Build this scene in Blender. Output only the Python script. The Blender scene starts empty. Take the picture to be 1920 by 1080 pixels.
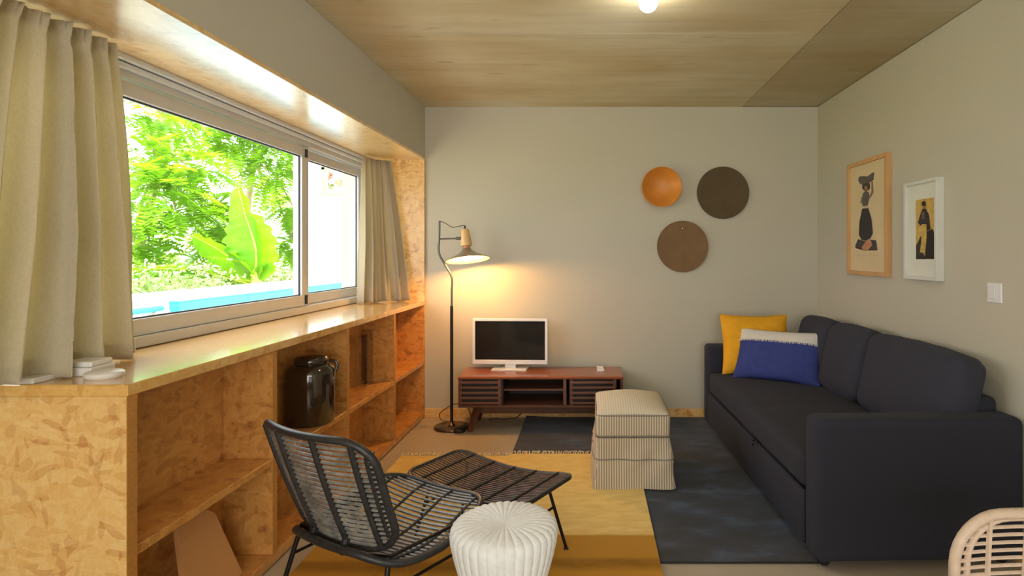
import bpy, bmesh, math, random
from mathutils import Vector, Matrix, noise
random.seed(7)
PI = math.pi
scn = bpy.context.scene
col = scn.collection

def lin(r, g, b):
    f = lambda c: (c/255)/12.92 if c/255 <= .04045 else ((c/255+.055)/1.055)**2.4
    return (f(r), f(g), f(b), 1)

# ---------------------------------------------------------------- camera
cam_d = bpy.data.cameras.new('camera')
cam = bpy.data.objects.new('camera', cam_d); col.objects.link(cam)
cam.location = (0, 0, 1.4); cam.rotation_euler = (PI/2, 0, 0)
cam_d.sensor_width = 36; cam_d.lens = 1080/1920*36
cam_d.shift_x = -148/1920; cam_d.shift_y = -64/1920
cam_d.clip_start = .05; cam_d.clip_end = 200
scn.camera = cam
# ---------------------------------------------------------------- world, sun, big lights, exposure
w = bpy.data.worlds.new('world'); scn.world = w; w.use_nodes = True
bg = w.node_tree.nodes['Background']; bg.inputs[0].default_value = (.86, .93, 1, 1); bg.inputs[1].default_value = 5.0
sd = bpy.data.lights.new('sun', 'SUN'); sd.energy = 12; sd.angle = .02; sd.color = (1, .95, .85)
so = bpy.data.objects.new('sun', sd); col.objects.link(so)
so.rotation_euler = Vector((-.42, .55, -1)).to_track_quat('-Z', 'Y').to_euler()
ad = bpy.data.lights.new('rear_fill_light', 'AREA'); ad.shape = 'RECTANGLE'; ad.size = 3.0; ad.size_y = 1.7  # added fill lamp behind the camera; the rear wall has no window
ad.energy = 95; ad.color = (1, .975, .93)
ao = bpy.data.objects.new('rear_fill_light', ad); col.objects.link(ao)
ao.location = (.1, -2.3, 1.45); ao.rotation_euler = (PI/2, 0, 0)
vs = scn.view_settings
vs.view_transform = 'Standard'; vs.look = 'None'; vs.gamma = 1; vs.use_curve_mapping = False
vs.exposure = 0.08

# ---------------------------------------------------------------- materials
MATS = {}
def nodes(name):
    m = bpy.data.materials.new(name); m.use_nodes = True
    nt = m.node_tree
    return m, nt, nt.nodes['Principled BSDF']
def N(nt, t, **kw):
    n = nt.nodes.new(t)
    for k, v in kw.items():
        if k.startswith('i_'):
            n.inputs[k[2:].replace('_', ' ')].default_value = v
        else: setattr(n, k, v)
    return n
def ramp(nt, fac, stops):
    r = N(nt, 'ShaderNodeValToRGB')
    els = r.color_ramp.elements
    while len(els) < len(stops): els.new(.5)
    for e, (p, c) in zip(els, stops): e.position = p; e.color = c
    nt.links.new(fac, r.inputs[0]); return r.outputs[0]
def mixc(nt, fac, a, b, mode='MIX'):
    m = N(nt, 'ShaderNodeMix', data_type='RGBA', blend_type=mode)
    for s, v in ((m.inputs[0], fac), (m.inputs[6], a), (m.inputs[7], b)):
        if hasattr(v, 'links'): nt.links.new(v, s)
        else: s.default_value = v
    return m.outputs[2]
def coords(nt, scale=(1, 1, 1)):
    tc = N(nt, 'ShaderNodeTexCoord'); mp = N(nt, 'ShaderNodeMapping')
    mp.inputs['Scale'].default_value = scale
    nt.links.new(tc.outputs['Object'], mp.inputs[0]); return mp.outputs[0]
def noise_tex(nt, co, scale, detail=4, rough=.5):
    n = N(nt, 'ShaderNodeTexNoise'); n.inputs['Scale'].default_value = scale
    n.inputs['Detail'].default_value = detail; n.inputs['Roughness'].default_value = rough
    nt.links.new(co, n.inputs['Vector']); return n
def bump(nt, b, h, strength, dist=.002):
    bm = N(nt, 'ShaderNodeBump'); bm.inputs['Strength'].default_value = strength; bm.inputs['Distance'].default_value = dist
    nt.links.new(h, bm.inputs['Height']); nt.links.new(bm.outputs[0], b.inputs['Normal'])

def plain(name, c, rough=.5, metal=0, var=.12, scale=12, stretch=(1, 1, 1), bmp=0, coat=0, spec=.5, sheen=0, bscale=None):
    """solid colour with a little procedural variation"""
    m, nt, b = nodes(name)
    co = coords(nt, stretch); n = noise_tex(nt, co, scale)
    c2 = tuple(x*(1-var) for x in c[:3])+(1,); c1 = tuple(min(1, x*(1+var)) for x in c[:3])+(1,)
    nt.links.new(ramp(nt, n.outputs[0], [(.3, c2), (.7, c1)]), b.inputs['Base Color'])
    b.inputs['Roughness'].default_value = rough; b.inputs['Metallic'].default_value = metal
    b.inputs['Coat Weight'].default_value = coat; b.inputs['Specular IOR Level'].default_value = spec
    b.inputs['Sheen Weight'].default_value = sheen
    if bmp:
        n2 = noise_tex(nt, coords(nt, stretch), bscale or scale*8, 3); bump(nt, b, n2.outputs[0], bmp)
    return m

def osb(name, light, mid, dark, rough=.35, coat=.3, scl=(1, 1, 1), crough=.15):
    m, nt, b = nodes(name)
    co = coords(nt, scl)
    dn = noise_tex(nt, co, 5, 2)
    add = N(nt, 'ShaderNodeVectorMath', operation='MULTIPLY_ADD')
    nt.links.new(dn.outputs['Color'], add.inputs[0]); add.inputs[1].default_value = (.13, .13, .13); nt.links.new(co, add.inputs[2])
    cols = []
    for sc, rot in (((1, 1, 2.6), (0, .5, .4)), ((2.4, 1.2, 1), (.9, 0, .2))):
        mp = N(nt, 'ShaderNodeMapping'); mp.inputs['Scale'].default_value = sc; mp.inputs['Rotation'].default_value = rot
        nt.links.new(add.outputs[0], mp.inputs[0])
        v = N(nt, 'ShaderNodeTexVoronoi'); v.inputs['Scale'].default_value = 19; nt.links.new(mp.outputs[0], v.inputs['Vector'])
        sp = N(nt, 'ShaderNodeSeparateColor'); nt.links.new(v.outputs['Color'], sp.inputs[0]); cols.append(sp)
    lc = mixc(nt, .5, mid, light)
    a = ramp(nt, cols[0].outputs[0], [(0, mid), (.35, light), (.6, mixl(mid, light)), (.80, mid), (1, mixl(mid, dark))])
    fine = noise_tex(nt, coords(nt, (30, 30, 30)), 3, 4)
    a = mixc(nt, .35, a, ramp(nt, cols[1].outputs[1], [(0, mid), (.5, light), (.75, mid), (1, dark)]))
    spots = noise_tex(nt, coords(nt, (1, 1, 1.3)), 9, 3, .6)
    a = mixc(nt, ramp(nt, spots.outputs[0], [(.64, (0, 0, 0, 1)), (.74, (.75, .75, .75, 1))]), a, dark)
    a = mixc(nt, ramp(nt, fine.outputs[0], [(.3, (.22, .22, .22, 1)), (.8, (0, 0, 0, 1))]), a, dark)
    nt.links.new(a, b.inputs['Base Color'])
    b.inputs['Roughness'].default_value = rough; b.inputs['Coat Weight'].default_value = coat; b.inputs['Coat Roughness'].default_value = crough
    bump(nt, b, cols[0].outputs[2], .12, .002)
    return m
def mixl(a, b, t=.5): return tuple(a[i]*(1-t)+b[i]*t for i in range(3))+(1,)

def glassy(name, tint=(1, 1, 1, 1), rough=0, base=.04, scale=.9):
    m = bpy.data.materials.new(name); m.use_nodes = True; nt = m.node_tree; nt.nodes.remove(nt.nodes['Principled BSDF'])
    out = nt.nodes['Material Output']; t = N(nt, 'ShaderNodeBsdfTransparent'); t.inputs[0].default_value = tint
    g = N(nt, 'ShaderNodeBsdfGlossy'); g.inputs['Roughness'].default_value = rough
    lw = N(nt, 'ShaderNodeLayerWeight'); lw.inputs[0].default_value = .15
    mt = N(nt, 'ShaderNodeMath', operation='MULTIPLY_ADD'); nt.links.new(lw.outputs['Facing'], mt.inputs[0]); mt.inputs[1].default_value = scale*.5; mt.inputs[2].default_value = base
    mx = N(nt, 'ShaderNodeMixShader'); nt.links.new(mt.outputs[0], mx.inputs[0]); nt.links.new(t.outputs[0], mx.inputs[1]); nt.links.new(g.outputs[0], mx.inputs[2])
    nt.links.new(mx.outputs[0], out.inputs[0]); return m
def emit(name, c, s):
    m = bpy.data.materials.new(name); m.use_nodes = True; nt = m.node_tree; nt.nodes.remove(nt.nodes['Principled BSDF'])
    e = N(nt, 'ShaderNodeEmission'); e.inputs[0].default_value = c; e.inputs[1].default_value = s
    nt.links.new(e.outputs[0], nt.nodes['Material Output'].inputs[0]); return m
def cloth_thin(name, c, tr, tf=.35, scale=150):
    m = bpy.data.materials.new(name); m.use_nodes = True; nt = m.node_tree; b = nt.nodes['Principled BSDF']
    n = noise_tex(nt, coords(nt, (1, 1, .6)), scale, 3)
    c2 = tuple(x*.86 for x in c[:3])+(1,)
    cc = ramp(nt, n.outputs[0], [(.3, c2), (.7, c)]); nt.links.new(cc, b.inputs['Base Color']); b.inputs['Roughness'].default_value = .9
    b.inputs['Specular IOR Level'].default_value = .1
    t = N(nt, 'ShaderNodeBsdfTranslucent'); t.inputs[0].default_value = tr
    mx = N(nt, 'ShaderNodeMixShader'); mx.inputs[0].default_value = tf
    nt.links.new(b.outputs[0], mx.inputs[1]); nt.links.new(t.outputs[0], mx.inputs[2]); nt.links.new(mx.outputs[0], nt.nodes['Material Output'].inputs[0])
    return m

M = {}
M['wall'] = plain('wall_paint', lin(196, 191, 172), .75, var=.02, scale=1.5, bmp=.05, bscale=40, spec=.25)
# floor: worn screed
M['floor'] = plain('floor_screed', lin(176, 164, 146), .38, var=.06, scale=2.2, bmp=.03, bscale=30)
def concrete_ceiling(k):
    m, nt, b = nodes('ceiling_board_%d' % k)
    n = noise_tex(nt, coords(nt, (.6, 1.6, 1)), 1.6, 5, .55)
    c = ramp(nt, n.outputs[0], [(.3, lin(196-k*12, 176-k*12, 134-k*11)), (.5, lin(208-k*12, 195-k*12, 160-k*11)), (.7, lin(220-k*12, 212-k*12, 186-k*11))])
    g = noise_tex(nt, coords(nt, (1.1, 18, 1)), 1.0, 5, .6)
    c = mixc(nt, ramp(nt, g.outputs[0], [(.3, (.22, .22, .22, 1)), (.5, (0, 0, 0, 1))]), c, lin(140, 120, 84))
    kn = noise_tex(nt, coords(nt, (2.2, 7, 1)), 2.4, 1)
    c = mixc(nt, ramp(nt, kn.outputs[0], [(.70, (0, 0, 0, 1)), (.80, (.3, .3, .3, 1))]), c, lin(104, 84, 56))
    nt.links.new(c, b.inputs['Base Color']); b.inputs['Roughness'].default_value = .55
    bump(nt, b, g.outputs[0], .12, .002); return m
M['ceil0'] = concrete_ceiling(0); M['ceil1'] = concrete_ceiling(2)
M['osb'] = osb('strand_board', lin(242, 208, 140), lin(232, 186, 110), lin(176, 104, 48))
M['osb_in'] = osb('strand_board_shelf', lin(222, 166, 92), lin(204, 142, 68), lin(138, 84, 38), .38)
M['osb_top'] = osb('strand_board_varnished', lin(236, 194, 116), lin(224, 174, 92), lin(184, 126, 60), .26, 1, crough=.13)
M['osb_soffit'] = osb('strand_board_soffit', lin(246, 220, 164), lin(236, 200, 134), lin(196, 146, 84), .3, 1, crough=.24)
M['edge'] = plain('board_edge', lin(188, 132, 64), .45, var=.15, scale=40, stretch=(1, 1, 5))
M['alu'] = plain('window_aluminium', lin(206, 208, 210), .4, .1, var=.03, scale=6)
M['alu_dark'] = plain('window_gasket', lin(62, 62, 66), .5, var=.1)
M['rail'] = plain('curtain_track_white', lin(224, 230, 236), .3, var=.02)
M['glass'] = glassy('window_glass', base=.01, scale=.35)
M['curtain'] = cloth_thin('curtain_linen', lin(214, 206, 182), lin(226, 212, 172), .34)
M['sofa'] = plain('sofa_fabric', lin(47, 48, 58), .9, var=.12, scale=300, bmp=.25, bscale=900, sheen=.03, spec=.2)
M['sofa2'] = plain('sofa_cushion_fabric', lin(56, 57, 68), .9, var=.12, scale=300, bmp=.25, bscale=900, sheen=.03, spec=.2)
M['black'] = plain('black_plastic', lin(26, 26, 28), .4, var=.1)
M['blackmetal'] = plain('black_metal', lin(24, 22, 22), .35, .3, var=.1)
M['rattan_black'] = plain('black_rattan', lin(44, 44, 46), .38, var=.35, scale=60, bmp=.3, bscale=240)
M['rattan_slat'] = plain('window_lit_black_rattan', lin(122, 120, 114), .26, var=.45, scale=25, bmp=.2, bscale=200)  # black rattan painted grey to carry the window light reflected on the slats
M['rattan_brown'] = plain('footstool_rattan', lin(92, 70, 60), .34, var=.45, scale=25, bmp=.2, bscale=200)
M['rattan_pale'] = plain('pale_rattan', lin(214, 192, 172), .45, var=.08, scale=40, bmp=.2)
M['white_weave'] = plain('white_cord', lin(238, 241, 243), .6, var=.05, scale=50, bmp=.25, bscale=300)
M['white'] = plain('white_plastic', lin(228, 228, 226), .35, var=.02)
M['white_wood'] = plain('white_frame_paint', lin(214, 214, 206), .45, var=.03)
M['mat'] = plain('picture_mount', lin(226, 226, 212), .8, var=.02)
M['paper'] = plain('aged_paper', lin(224, 202, 158), .8, var=.05, scale=8)
M['oak'] = plain('pale_oak', lin(206, 160, 104), .45, var=.15, scale=14, stretch=(1, 1, .15))
M['beech'] = plain('beech_wood', lin(222, 182, 122), .4, var=.1, scale=20, stretch=(1, 1, .2))
M['walnut'] = plain('walnut_top', lin(150, 78, 40), .26, var=.25, scale=16, stretch=(.2, 2, 2), coat=.4)
M['walnut_dark'] = plain('walnut_body', lin(92, 56, 40), .4, var=.25, scale=16, stretch=(.2, 2, 2))
M['walnut_slat'] = plain('walnut_slat', lin(112, 72, 54), .4, var=.2, scale=16, stretch=(.2, 2, 2))
M['interior_dark'] = plain('cabinet_interior', lin(46, 36, 32), .6, var=.1)
M['screen'] = plain('tv_screen', lin(30, 30, 30), .12, var=.02)
M['chrome'] = plain('chrome', lin(200, 196, 190), .15, 1, var=.02)
M['steel'] = plain('grey_steel', lin(96, 94, 90), .35, .7, var=.05)
M['basebrown'] = plain('lamp_base_metal', lin(96, 82, 70), .25, .7, var=.08)
M['cord'] = plain('brown_cord', lin(70, 50, 34), .6, var=.05)
M['shade_out'] = plain('shade_metal', lin(176, 164, 146), .3, .75, var=.04)
M['shade_in'] = plain('shade_inside', lin(250, 232, 170), .5, var=.01)
M['bulb'] = emit('warm_bulb', (1, .50, .15, 1), 620)
M['bulb_cool'] = emit('cool_bulb', (.93, .97, 1, 1), 110)
M['bowl'] = plain('orange_wood_bowl', lin(214, 138, 52), .45, var=.1, scale=10, bmp=.05)
def woven(name, c, ringscale):
    m, nt, b = nodes(name); co = coords(nt)
    wv = N(nt, 'ShaderNodeTexWave', wave_type='RINGS', rings_direction='Y'); wv.inputs['Scale'].default_value = ringscale; wv.inputs['Distortion'].default_value = .6
    nt.links.new(co, wv.inputs[0])
    nn = noise_tex(nt, co, 9, 4)
    cc = ramp(nt, wv.outputs['Fac'], [(0, tuple(x*.72 for x in c[:3])+(1,)), (1, c)])
    cc = mixc(nt, ramp(nt, nn.outputs[0], [(.35, (.35, .35, .35, 1)), (.7, (0, 0, 0, 1))]), cc, tuple(x*.5 for x in c[:3])+(1,))
    nt.links.new(cc, b.inputs['Base Color']); b.inputs['Roughness'].default_value = .7; bump(nt, b, wv.outputs['Fac'], .4, .003); return m
M['disc_dark'] = woven('dark_woven_disc', lin(100, 82, 50), 40)
M['disc_brown'] = woven('brown_woven_disc', lin(142, 108, 68), 40)
def stripes(name, a, b_, per, axis=0, rough=.9):
    m, nt, b = nodes(name); co = coords(nt); sx = N(nt, 'ShaderNodeSeparateXYZ'); nt.links.new(co, sx.inputs[0])
    ml = N(nt, 'ShaderNodeMath', operation='MULTIPLY'); nt.links.new(sx.outputs[axis], ml.inputs[0]); ml.inputs[1].default_value = 2*PI/per
    sn = N(nt, 'ShaderNodeMath', operation='SINE'); nt.links.new(ml.outputs[0], sn.inputs[0])
    md = N(nt, 'ShaderNodeMath', operation='MULTIPLY_ADD'); nt.links.new(sn.outputs[0], md.inputs[0]); md.inputs[1].default_value = .5; md.inputs[2].default_value = .5
    c = ramp(nt, md.outputs[0], [(.35, a), (.65, b_)]); nt.links.new(c, b.inputs['Base Color']); b.inputs['Roughness'].default_value = rough
    b.inputs['Specular IOR Level'].default_value = .15
    n2 = noise_tex(nt, coords(nt), 400, 2); bump(nt, b, n2.outputs[0], .2, .001)
    return m
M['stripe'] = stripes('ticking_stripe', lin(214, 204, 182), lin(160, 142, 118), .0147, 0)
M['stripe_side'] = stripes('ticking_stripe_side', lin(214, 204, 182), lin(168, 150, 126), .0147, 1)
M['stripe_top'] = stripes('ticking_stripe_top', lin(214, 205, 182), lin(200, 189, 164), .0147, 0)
M['piping'] = plain('grey_piping', lin(140, 130, 118), .9)
def navy():
    m, nt, b = nodes('navy_pile'); n = noise_tex(nt, coords(nt, (1.3, 2.6, 1)), 2.6, 5, .6)
    c = ramp(nt, n.outputs[0], [(.38, lin(22, 25, 34)), (.52, lin(34, 42, 58)), (.68, lin(60, 78, 102))])
    nt.links.new(c, b.inputs['Base Color']); b.inputs['Roughness'].default_value = .85; b.inputs['Sheen Weight'].default_value = .15
    f = noise_tex(nt, coords(nt), 260, 3); bump(nt, b, f.outputs[0], .6, .004); return m
M['navy'] = navy()
def yellow_rug():
    m, nt, b = nodes('yellow_flatweave'); co = coords(nt); sx = N(nt, 'ShaderNodeSeparateXYZ'); nt.links.new(co, sx.inputs[0])
    # pale, ochre and darker colour bands across the rug (object Y is metres along the rug)
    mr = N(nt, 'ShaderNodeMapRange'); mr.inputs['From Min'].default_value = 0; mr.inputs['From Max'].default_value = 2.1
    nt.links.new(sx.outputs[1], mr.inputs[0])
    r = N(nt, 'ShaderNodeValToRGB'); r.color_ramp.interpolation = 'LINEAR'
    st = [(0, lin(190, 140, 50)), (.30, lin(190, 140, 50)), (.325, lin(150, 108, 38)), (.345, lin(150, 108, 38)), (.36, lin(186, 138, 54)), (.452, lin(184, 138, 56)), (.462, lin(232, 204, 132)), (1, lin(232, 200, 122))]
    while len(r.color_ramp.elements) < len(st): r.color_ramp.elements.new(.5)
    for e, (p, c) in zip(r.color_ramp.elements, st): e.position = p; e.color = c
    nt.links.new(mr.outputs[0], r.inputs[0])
    n = noise_tex(nt, coords(nt, (2, 5, 1)), 4, 5, .6)
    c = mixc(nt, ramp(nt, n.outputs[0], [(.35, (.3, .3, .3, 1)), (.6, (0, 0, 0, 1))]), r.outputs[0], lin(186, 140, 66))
    nt.links.new(c, b.inputs['Base Color']); b.inputs['Roughness'].default_value = .9; b.inputs['Specular IOR Level'].default_value = .15
    f = noise_tex(nt, coords(nt, (1, 4, 1)), 90, 3); bump(nt, b, f.outputs[0], .4, .003); return m
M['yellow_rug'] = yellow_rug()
M['fringe'] = plain('cream_fringe', lin(226, 208, 172), .9)
M['yellow'] = plain('mustard_cotton', lin(228, 166, 44), .9, var=.06, scale=20, bmp=.15, bscale=500, spec=.1)
M['blue'] = plain('blue_cotton', lin(60, 70, 130), .9, var=.08, scale=20, bmp=.15, bscale=500, spec=.1)
M['offwhite'] = plain('offwhite_cotton', lin(212, 208, 200), .9, var=.04, scale=30, bmp=.15, bscale=500, spec=.1)
M['jar'] = plain('dark_brown_glass', lin(52, 38, 26), .1, var=.15, scale=6, coat=.6)
M['vase'] = glassy('clear_vase_glass', (.975, .96, .93, 1), .02, .02, .28)
M['tan'] = plain('tan_board', lin(206, 150, 92), .7, var=.06, scale=6)
M['trunk'] = plain('tree_bark', lin(176, 150, 128), .9, var=.2, scale=6, stretch=(1, 1, .3))
def leaf(name, a, b_, tr, tf):
    m = bpy.data.materials.new(name); m.use_nodes = True; nt = m.node_tree; b = nt.nodes['Principled BSDF']
    n = noise_tex(nt, coords(nt), 3.5, 4, .7); c = ramp(nt, n.outputs[0], [(.35, a), (.65, b_)])
    nt.links.new(c, b.inputs['Base Color']); b.inputs['Roughness'].default_value = .45
    t = N(nt, 'ShaderNodeBsdfTranslucent'); t.inputs[0].default_value = tr
    mx = N(nt, 'ShaderNodeMixShader'); mx.inputs[0].default_value = tf
    nt.links.new(b.outputs[0], mx.inputs[1]); nt.links.new(t.outputs[0], mx.inputs[2]); nt.links.new(mx.outputs[0], nt.nodes['Material Output'].inputs[0]); return m
M['leaf'] = leaf('pinnate_leaf', lin(70, 122, 26), lin(140, 180, 40), lin(165, 215, 36), .45)
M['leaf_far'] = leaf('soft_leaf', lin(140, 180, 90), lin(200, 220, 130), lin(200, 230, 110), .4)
M['leaf_dark'] = leaf('bush_leaf', lin(96, 120, 70), lin(170, 186, 130), lin(150, 190, 80), .3)
M['banana'] = leaf('banana_leaf', lin(76, 140, 14), lin(120, 176, 20), lin(140, 196, 16), .45)
M['midrib'] = plain('banana_midrib', lin(214, 216, 90), .5)
M['turq'] = plain('turquoise_paint', lin(40, 160, 190), .6, var=.06, scale=4)
M['render_white'] = plain('white_render', lin(240, 240, 238), .8, var=.02)
M['terrace'] = plain('terrace_concrete', lin(214, 210, 200), .8, var=.05, scale=2)
M['soil'] = plain('garden_ground', lin(176, 178, 130), .9, var=.2, scale=3)
M['red'] = plain('red_flower', lin(220, 110, 90), .7)
M['skyblue'] = plain('pale_blue_glass', lin(150, 205, 220), .1)
M['shutter'] = plain('faded_green_frame', lin(150, 150, 110), .6)
M['greypost'] = plain('grey_concrete_post', lin(150, 150, 146), .8)
for n_, c_ in (('ink_grey', (92, 84, 78)), ('ink_dark', (58, 50, 48)), ('ink_skin', (150, 112, 84)), ('ink_orange', (198, 138, 100)), ('ink_pale', (206, 190, 160)),
               ('ink_yellow', (206, 172, 88)), ('ink_olive', (150, 138, 84)), ('ink_black', (40, 36, 34))):
    M[n_] = plain(n_, lin(*c_), .8, var=.2, scale=40)

# ---------------------------------------------------------------- mesh tools
class MB:
    def __init__(s): s.v = []; s.f = []
    def add(s, vs_, fs_):
        o = len(s.v); s.v += [tuple(p) for p in vs_]; s.f += [tuple(i+o for i in f) for f in fs_]; return s
    def box(s, x0, x1, y0, y1, z0, z1, r=0, seg=2, mat=None):
        bm = bmesh.new(); bmesh.ops.create_cube(bm, size=1)
        for v in bm.verts: v.co = Vector((x0+(v.co.x+.5)*(x1-x0), y0+(v.co.y+.5)*(y1-y0), z0+(v.co.z+.5)*(z1-z0)))
        if r: bmesh.ops.bevel(bm, geom=list(bm.edges), offset=r, segments=seg, profile=.5, affect='EDGES')
        if mat: bmesh.ops.transform(bm, matrix=mat, verts=bm.verts)
        bm.verts.index_update()
        s.add([v.co.copy() for v in bm.verts], [[v.index for v in f.verts] for f in bm.faces]); bm.free(); return s
    def tube(s, pts, r, n=6, closed=False, cap=True):
        pts = [Vector(p) for p in pts]; L = len(pts); rs = r if isinstance(r, (list, tuple)) else [r]*L
        tang = []
        for i in range(L):
            a = pts[(i-1) % L] if (closed or i) else pts[0]; b = pts[(i+1) % L] if (closed or i < L-1) else pts[-1]
            t = (b-a); tang.append(t.normalized() if t.length > 1e-9 else Vector((0, 0, 1)))
        up = Vector((0, 0, 1)) if abs(tang[0].z) < .9 else Vector((1, 0, 0))
        nrm = (up - tang[0]*up.dot(tang[0])).normalized(); vs_ = []
        for i in range(L):
            nrm = (nrm - tang[i]*nrm.dot(tang[i])); nrm = nrm.normalized() if nrm.length > 1e-6 else Vector((1, 0, 0))
            bn = tang[i].cross(nrm)
            for k in range(n):
                a = 2*PI*k/n; vs_.append(pts[i] + (nrm*math.cos(a)+bn*math.sin(a))*rs[i])
        fs_ = []
        for i in range(L if closed else L-1):
            j = (i+1) % L
            for k in range(n): fs_.append((i*n+k, i*n+(k+1) % n, j*n+(k+1) % n, j*n+k))
        if cap and not closed: fs_.append(tuple(range(n))[::-1]); fs_.append(tuple((L-1)*n+k for k in range(n)))
        return s.add(vs_, fs_)
    def lathe(s, prof, n=32, center=(0, 0, 0), mat=None, fn=None):
        vs_ = []; c = Vector(center)
        for (r, z) in prof:
            for k in range(n):
                a = 2*PI*k/n; rr = r if fn is None else r*fn(a, z)
                p = Vector((rr*math.cos(a), rr*math.sin(a), z)); p = (mat @ p) if mat else p; vs_.append(p+c)
        fs_ = []
        for i in range(len(prof)-1):
            for k in range(n): fs_.append((i*n+k, i*n+(k+1) % n, (i+1)*n+(k+1) % n, (i+1)*n+k))
        if prof[0][0] > 1e-5: fs_.append(tuple(range(n))[::-1])
        if prof[-1][0] > 1e-5: fs_.append(tuple((len(prof)-1)*n+k for k in range(n)))
        return s.add(vs_, fs_)
    def grid(s, fn, nu, nv, wrap=False):
        vs_ = [fn(i/nu, j/nv) for j in range(nv+1) for i in range(nu+1)]
        fs_ = [(j*(nu+1)+i, j*(nu+1)+i+1, (j+1)*(nu+1)+i+1, (j+1)*(nu+1)+i) for j in range(nv) for i in range(nu)]
        return s.add(vs_, fs_)
    def prism(s, poly, to3d, depth):
        n = len(poly); a = [to3d(p, 0) for p in poly]; b = [to3d(p, depth) for p in poly]
        return s.add(a+b, [tuple(range(n)), tuple(range(2*n-1, n-1, -1))] + [(i, i+n, (i+1) % n+n, (i+1) % n) for i in range(n)])
    def build(s, name, mat, parent=None, smooth=False, loc=None, kind=None, label=None, merge=True):
        me = bpy.data.meshes.new(name); me.from_pydata(s.v, [], s.f); me.update()
        bm = bmesh.new(); bm.from_mesh(me)
        if merge and len(s.v) < 60000: bmesh.ops.remove_doubles(bm, verts=bm.verts, dist=1e-5)
        if len(s.v) < 60000: bmesh.ops.recalc_face_normals(bm, faces=bm.faces)
        bm.to_mesh(me); bm.free()
        if smooth:
            for p in me.polygons: p.use_smooth = True
            me.set_sharp_from_angle(angle=math.radians(48))
        me.materials.append(M[mat] if isinstance(mat, str) else mat)
        o = bpy.data.objects.new(name, me); col.objects.link(o)
        if parent: o.parent = parent
        if loc: o.location = loc
        if kind: o['kind'] = kind
        if label: o['label'] = label
        return o
def thing(name, label, cat, loc=(0, 0, 0), rz=0, group=None):
    o = bpy.data.objects.new(name, None); col.objects.link(o); o.empty_display_size = .1
    o.location = loc; o.rotation_euler = (0, 0, rz); o['label'] = label; o['category'] = cat
    if group: o['group'] = group
    return o
def tag(o, label, cat, group=None):
    o['label'] = label; o['category'] = cat
    if group: o['group'] = group
    return o
def struct(o): o['kind'] = 'structure'; return o
def smoothpath(pts, k=8):
    pts = [Vector(p) for p in pts]; out = []
    for i in range(len(pts)-1):
        p0 = pts[max(i-1, 0)]; p1 = pts[i]; p2 = pts[i+1]; p3 = pts[min(i+2, len(pts)-1)]
        for j in range(k):
            t = j/k
            out.append(.5*((2*p1)+(-p0+p2)*t+(2*p0-5*p1+4*p2-p3)*t*t+(-p0+3*p1-3*p2+p3)*t**3))
    out.append(pts[-1]); return out
def modsub(o, n=1):
    m = o.modifiers.new('s', 'SUBSURF'); m.levels = n; m.render_levels = n; return o

# ================================================================ SETTING
XL, XR, YB, ZC = -1.4226, 1.944, 4.94, 2.66      # bulkhead face, right wall, back wall, ceiling
XW = -1.93                                        # window wall
ZL = 1.0                                          # ledge top
ZS = 2.205                                        # soffit
YR = -2.45
struct(MB().box(XW-.2, XR+.2, YR-.2, YB+.2, -.15, 0).build('floor', 'floor'))
struct(MB().box(XL, XR+.2, YB, YB+.2, 0, ZC).build('wall_back', 'wall'))
struct(MB().box(XR, XR+.2, YR, YB, 0, ZC).build('wall_right', 'wall'))
struct(MB().box(XW-.2, XR, YR-.2, YR, 0, ZC).build('wall_rear', 'wall'))
# window wall: below, above, beside the opening
wl = MB()
YW0, YW1 = 1.45, 4.925
wl.box(XW-.2, XW, YR, YB+.2, 0, 1.02); wl.box(XW-.2, XW, YR, YB+.2, 2.185, ZC)
wl.box(XW-.2, XW, YR, YW0, 1.02, 2.185); wl.box(XW-.2, XW, YW1, YB, 1.02, 2.185)
wl.box(XW-.2, XL, YB, YB+.2, 0, ZC)
struct(wl.build('wall_left', 'wall'))
struct(MB().box(XW, XL, YR, YB, ZS+.02, ZC).build('wall_left_bulkhead', 'wall'))
# roof slab above the formwork panels
ce = struct(MB().box(XW-.25, XR+.2, YR-.2, YB+.2, ZC+.012, ZC+.25).build('ceiling', 'ceil1'))
xs = [XL-.02, 1.297, XR+.02]; ys = [YR, -1.1, 0.0, 1.1, 2.2, 3.29, 4.37, YB+.02]
for i in range(2):
    for j in range(len(ys)-1):
        dz = random.uniform(0, .0025) + (.003 if i else 0)
        MB().box(xs[i]+.0025, xs[i+1]-.0025, ys[j]+.0015, ys[j+1]-.0015, ZC+dz, ZC+.016, r=.0012, seg=1).build('panel', 'ceil1' if i else 'ceil0', ce)
MB().lathe([(0, -.004), (.022, -.003), (.026, 0), (.026, .004)], 20, (1.60, 2.82, ZC), ).build('recess_plug', 'ink_olive', ce, True)
# board lined recess: soffit, far reveal
struct(MB().box(XW, XL+.004, YR, YB, ZS, ZS+.02, r=.0015, seg=1).build('trim_soffit', 'osb_soffit'))
struct(MB().box(XW, XL+.002, YB-.028, YB, ZL, ZS).build('trim_reveal', 'osb'))
struct(MB().box(XL, XR, YB-.014, YB, 0, .075, r=.002, seg=1).build('baseboard_back', 'osb'))
struct(MB().box(XR-.014, XR, -2.4, YB-.014, 0, .075, r=.002, seg=1).build('baseboard_right', 'osb'))

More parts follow.
